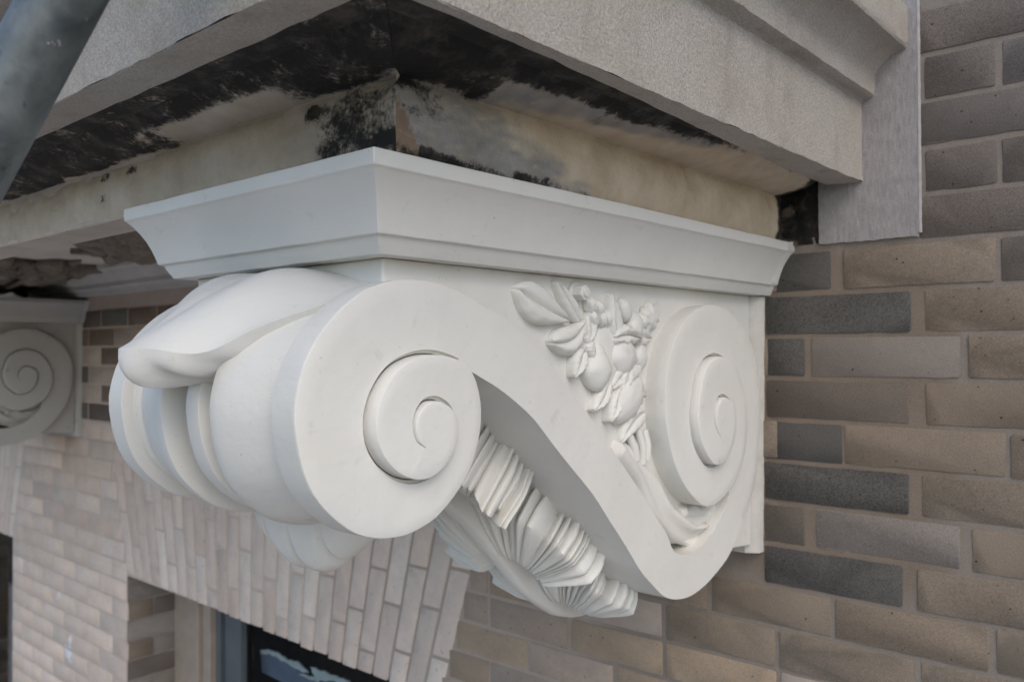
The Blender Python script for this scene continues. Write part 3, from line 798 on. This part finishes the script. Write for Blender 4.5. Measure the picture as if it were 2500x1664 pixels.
    m.grid(rows); ob('midrib', m, angle=60)
    # fruit and leaf carving on the side panel
    carve = MB(); X0 = XP+.0005
    def leafm(p0, p1, wd, th, bend=0., lobes=0, twist=0., pk=.75):
        m = MB(); a_ = Vector(p0); b = Vector(p1); d = b-a_; L = d.length; d /= L; nrm = Vector((-d[1], d[0])); rows = []
        for i in range(21):
            s = i/20; wid = wd*(math.sin(math.pi*min(1, s**pk*.97+.02)))**.75*(1+lobes*.18*math.sin(s*22)); row = []
            c = a_+d*L*s+nrm*bend*math.sin(math.pi*s)
            for j in range(-7, 8):
                v = j/6 if abs(j) < 7 else math.copysign(1.0, j)
                x = th*.72*(.40+.65*(1-(abs(min(1, abs(v)))-.45)**2*2.4)-.13*math.exp(-(v/.12)**2)+.07*math.sin(s*34-abs(v)*7)*abs(v)+.05*math.sin(v*9+s*5)+twist*v*.4)*(.75+.25*math.sin(math.pi*s))
                if abs(j) == 7 or i in (0, 20): x = -.004
                pp = c+nrm*wid*.5*v
                row.append((X0+x, pp[0], pp[1]))
            rows.append(row)
        m.grid(rows); return m
    def blob(c, ry, rz, rx, ang=0, fn=None, nu=22, nv=14):
        m = MB(); rot = Matrix.Rotation(ang, 3, 'X'); f1 = fn or (lambda d: 1); sd_ = c[0]*90; fn = lambda d: f1(d)*(1+.09*n3(d.x+sd_, d.y, d.z, 2.2)+.03*n3(d.x, d.y+sd_, d.z, 6)); m.ball((X0+rx*.16, c[0], c[1]), (rx*.86, ry, rz), rot, nu, nv, fn); return m
    sw = ob('fruit_carving', blob((.893, -.006), .040, .050, .010), angle=60)
    def sub(n, m): return obj(n, m, mat, sw, angle=60)
    sub('leaf', leafm((.803, .036), (.704, .071), .044, .020, .004, 0, 0, 1.5)); sub('leaf', leafm((.826, .034), (.775, .083), .022, .016))
    sub('leaf', leafm((.835, .040), (.764, .010), .036, .020, .012, 0, 0, 1.4)); sub('leaf', leafm((.902, .012), (.888, .074), .028, .019))
    for c in ((.846, .056), (.862, .0525), (.868, .040), (.881, .040), (.850, .040)):
        sub('bud', blob(c, .0095, .012, .013, .5, lambda d: 1+.12*math.sin(d.y*9)))
    sub('leaf', leafm((.842, .046), (.838, .008), .026, .016, .004))
    ros = lambda d: 1+.13*math.cos(9*math.atan2(d.z, d.y))
    sub('flower', blob((.984, .046), .022, .0185, .013, .3, ros, 54, 14)); sub('bud', blob((.922, .053), .012, .017, .015, .4)); sub('bud', blob((.945, .032), .016, .019, .016, -.3))
    sub('bud', blob((.962, .040), .013, .012, .015)); sub('leaf', leafm((.94, .022), (.985, .016), .028, .016))
    sub('leaf', leafm((.845, .000), (.816, .018), .022, .018)); sub('leaf', leafm((.850, .012), (.846, -.012), .040, .022))
    rib4 = lambda d: 1+.05*math.cos(4*math.atan2(d.z, d.y))
    sub('fruit', blob((.857, -.023), .0275, .0265, .022, 0, rib4)); sub('fruit', blob((.914, -.006), .029, .027, .020, 0, rib4))
    sub('leaf', leafm((.830, .002), (.806, -.032), .028, .020)); sub('leaf', leafm((.888, .016), (.952, .013), .026, .027, .006, 1))
    sub('bud', blob((.958, -.008), .016, .019, .014)); sub('leaf', leafm((.960, -.014), (.885, -.048), .040, .017, -.004))
    sub('leaf', leafm((.885, -.036), (.846, -.074), .026, .018, .004)); sub('leaf', leafm((.932, -.020), (.905, -.052), .026, .020))
    scal = lambda d: (1+.05*math.sin(d.y*16))*(1-.18*max(0, -d.y))
    sub('seed_pod', blob((.920, -.066), .047, .026, .020, .52, scal, 30, 24)); sub('leaf', leafm((.948, -.042), (.972, -.062), .016, .014))
    sub('leaf', leafm((.968, -.081), (.906, -.119), .032, .017, -.006)); sub('leaf', leafm((.905, -.050), (.878, -.090), .024, .022))
    for p0, p1 in (((.931, -.108), (.947, -.143)), ((.969, -.106), (.972, -.145)), ((.952, -.100), (.963, -.150))):
        m = MB(); m.tube([(X0+.004, *p0), (X0+.007, (p0[0]+p1[0])/2+.002, (p0[1]+p1[1])/2), (X0+.005, *p1)], [.0055, .006, .007], 10); sub('stem', m)
    # crescent leaf curling under the rear spiral
    cres = spline([(.897, -.121), (.915, -.137), (.946, -.162), (.981, -.198), (1.014, -.226), (1.050, -.246), (1.088, -.258), (1.128, -.256)], 46); rows = []
    for i, c in enumerate(cres):
        s = i/45; a_ = cres[max(0, i-1)]; b = cres[min(45, i+1)]; d = (b-a_).normalized(); nn = Vector((-d[1], d[0])); row = []
        wd = (.008+.022*math.sin(math.pi*min(1, s*.9+.12))**.8)*(1+.10*math.sin(s*19))
        for j in range(-6, 7):
            v = j/6; h = .017*(1-abs(v)**2.4)+.004*math.cos(v*5+s*6)-.0015; h = -.004 if abs(j) == 6 or i in (0, 45) else h
            p = c+nn*wd*v; row.append((X0+h, p[0], p[1]))
        rows.append(row)
    m = MB(); m.grid(rows); sub('scroll_leaf', m)
    sub('scroll_leaf', leafm((1.060, -.232), (1.178, -.224), .034, .015, -.014, 1)); sub('scroll_leaf', leafm((1.045, -.258), (1.165, -.250), .030, .013, -.016, 1)); sub('bud', blob((1.072, -.231), .010, .009, .012))
    # bolt through the panel
    bo = MB(); bo.tube([(XP+.001, .8215, .0705), (XP+.0035, .8215, .0705)], [.0135, .0132], 28)
    bo = obj('bolt', bo, mat, t, angle=30)
    hx = MB(); ring = [(.0098*math.cos(TAU*k/6+.3), .0098*math.sin(TAU*k/6+.3)) for k in range(6)]
    hx.add([(XP+.003, .8215+a_, .0705+b) for a_, b in ring]+[(XP+.0175, .8215+a_, .0705+b) for a_, b in ring], [[k, (k+1) % 6, 6+(k+1) % 6, 6+k] for k in range(6)]+[list(range(6, 12))])
    hx.tube([(XP+.017, .8215, .0705), (XP+.0205, .8215, .0705)], [.0058, .0054], 20)
    obj('hex_head', hx, mat, bo, flat=True, bevel=.0007)
    # plaster bed against the wall
    m = MB(); rows = []
    for i in range(60):
        z = .0885-.42*i/59; w_ = .001*n3(z, 0, 0, 40)
        rows.append([(XP-.010, 1.296, z), (XP-.003+w_, 1.3005, z), (XP+.009+w_, 1.309, z), (XP+.0155-.006*i/59+w_*1.5, 1.318, z), (XP+.017-.006*i/59, YW+.004, z)])
    m.grid(rows); m.box((XPL-.01, 1.2975, -.332), (XP-.0085, YW+.003, .0885))
    rows = [[(XP+o-.004, YW-.0135, z), (XP+o+.004, YW-.006, z), (XP+o+.006, YW+.004, z)] for o, z in cp[1:-1]]
    m.grid(rows)
    obj('plaster_bed', m, plain('plaster', (.50, .475, .43), .9, .1, 40) if mat is WHITE else mat, t, angle=60)
    return t
near = build_bracket(WHITE, 'freshly white-painted scroll bracket with spiral sides, nearest the camera', 'scroll brackets under the cornice')
far = near.copy(); COL.objects.link(far)
far.location = near.location+Vector((-2.685, 0, .022))
far['label'] = 'dull grey unrestored scroll bracket at the left edge, farther along the wall'
def recopy(src, par):
    for ch in list(src.children):
        c = ch.copy(); COL.objects.link(c); c.parent = par
        if c.material_slots and c.material_slots[0].material is WHITE:
            c.material_slots[0].link = 'OBJECT'; c.material_slots[0].material = GREYP
        elif c.material_slots:
            c.material_slots[0].link = 'OBJECT'; c.material_slots[0].material = GREYP
        recopy(ch, c)
recopy(near, far)

# ------------------------------------------------------------------ scaffold tube
A = Vector((-.6029, .2291, .2394)); B = Vector((-.6487, .1909, .13)); d = (B-A).normalized()
m = MB(); p0 = A-d*1.3; p1 = A+d*1.5; rows = []
n_ = 60; x_ = d.orthogonal().normalized(); y_ = d.cross(x_)
for rad in (.0242, .0205):
    rows = [[p0.lerp(p1, i/24)+(x_*math.cos(TAU*k/48)+y_*math.sin(TAU*k/48))*rad for k in range(48)] for i in range(25)]; m.grid(rows, True)
o = len(m.v)//2
for off in (0, 24*48):
    for k in range(48): m.f.append([off+k, off+(k+1) % 48, o+off+(k+1) % 48, o+off+k])
tb = obj('scaffold_tube', m, galv(), angle=40); tag(tb, 'galvanised grey scaffold tube leaning across the top left corner', 'scaffold tube')
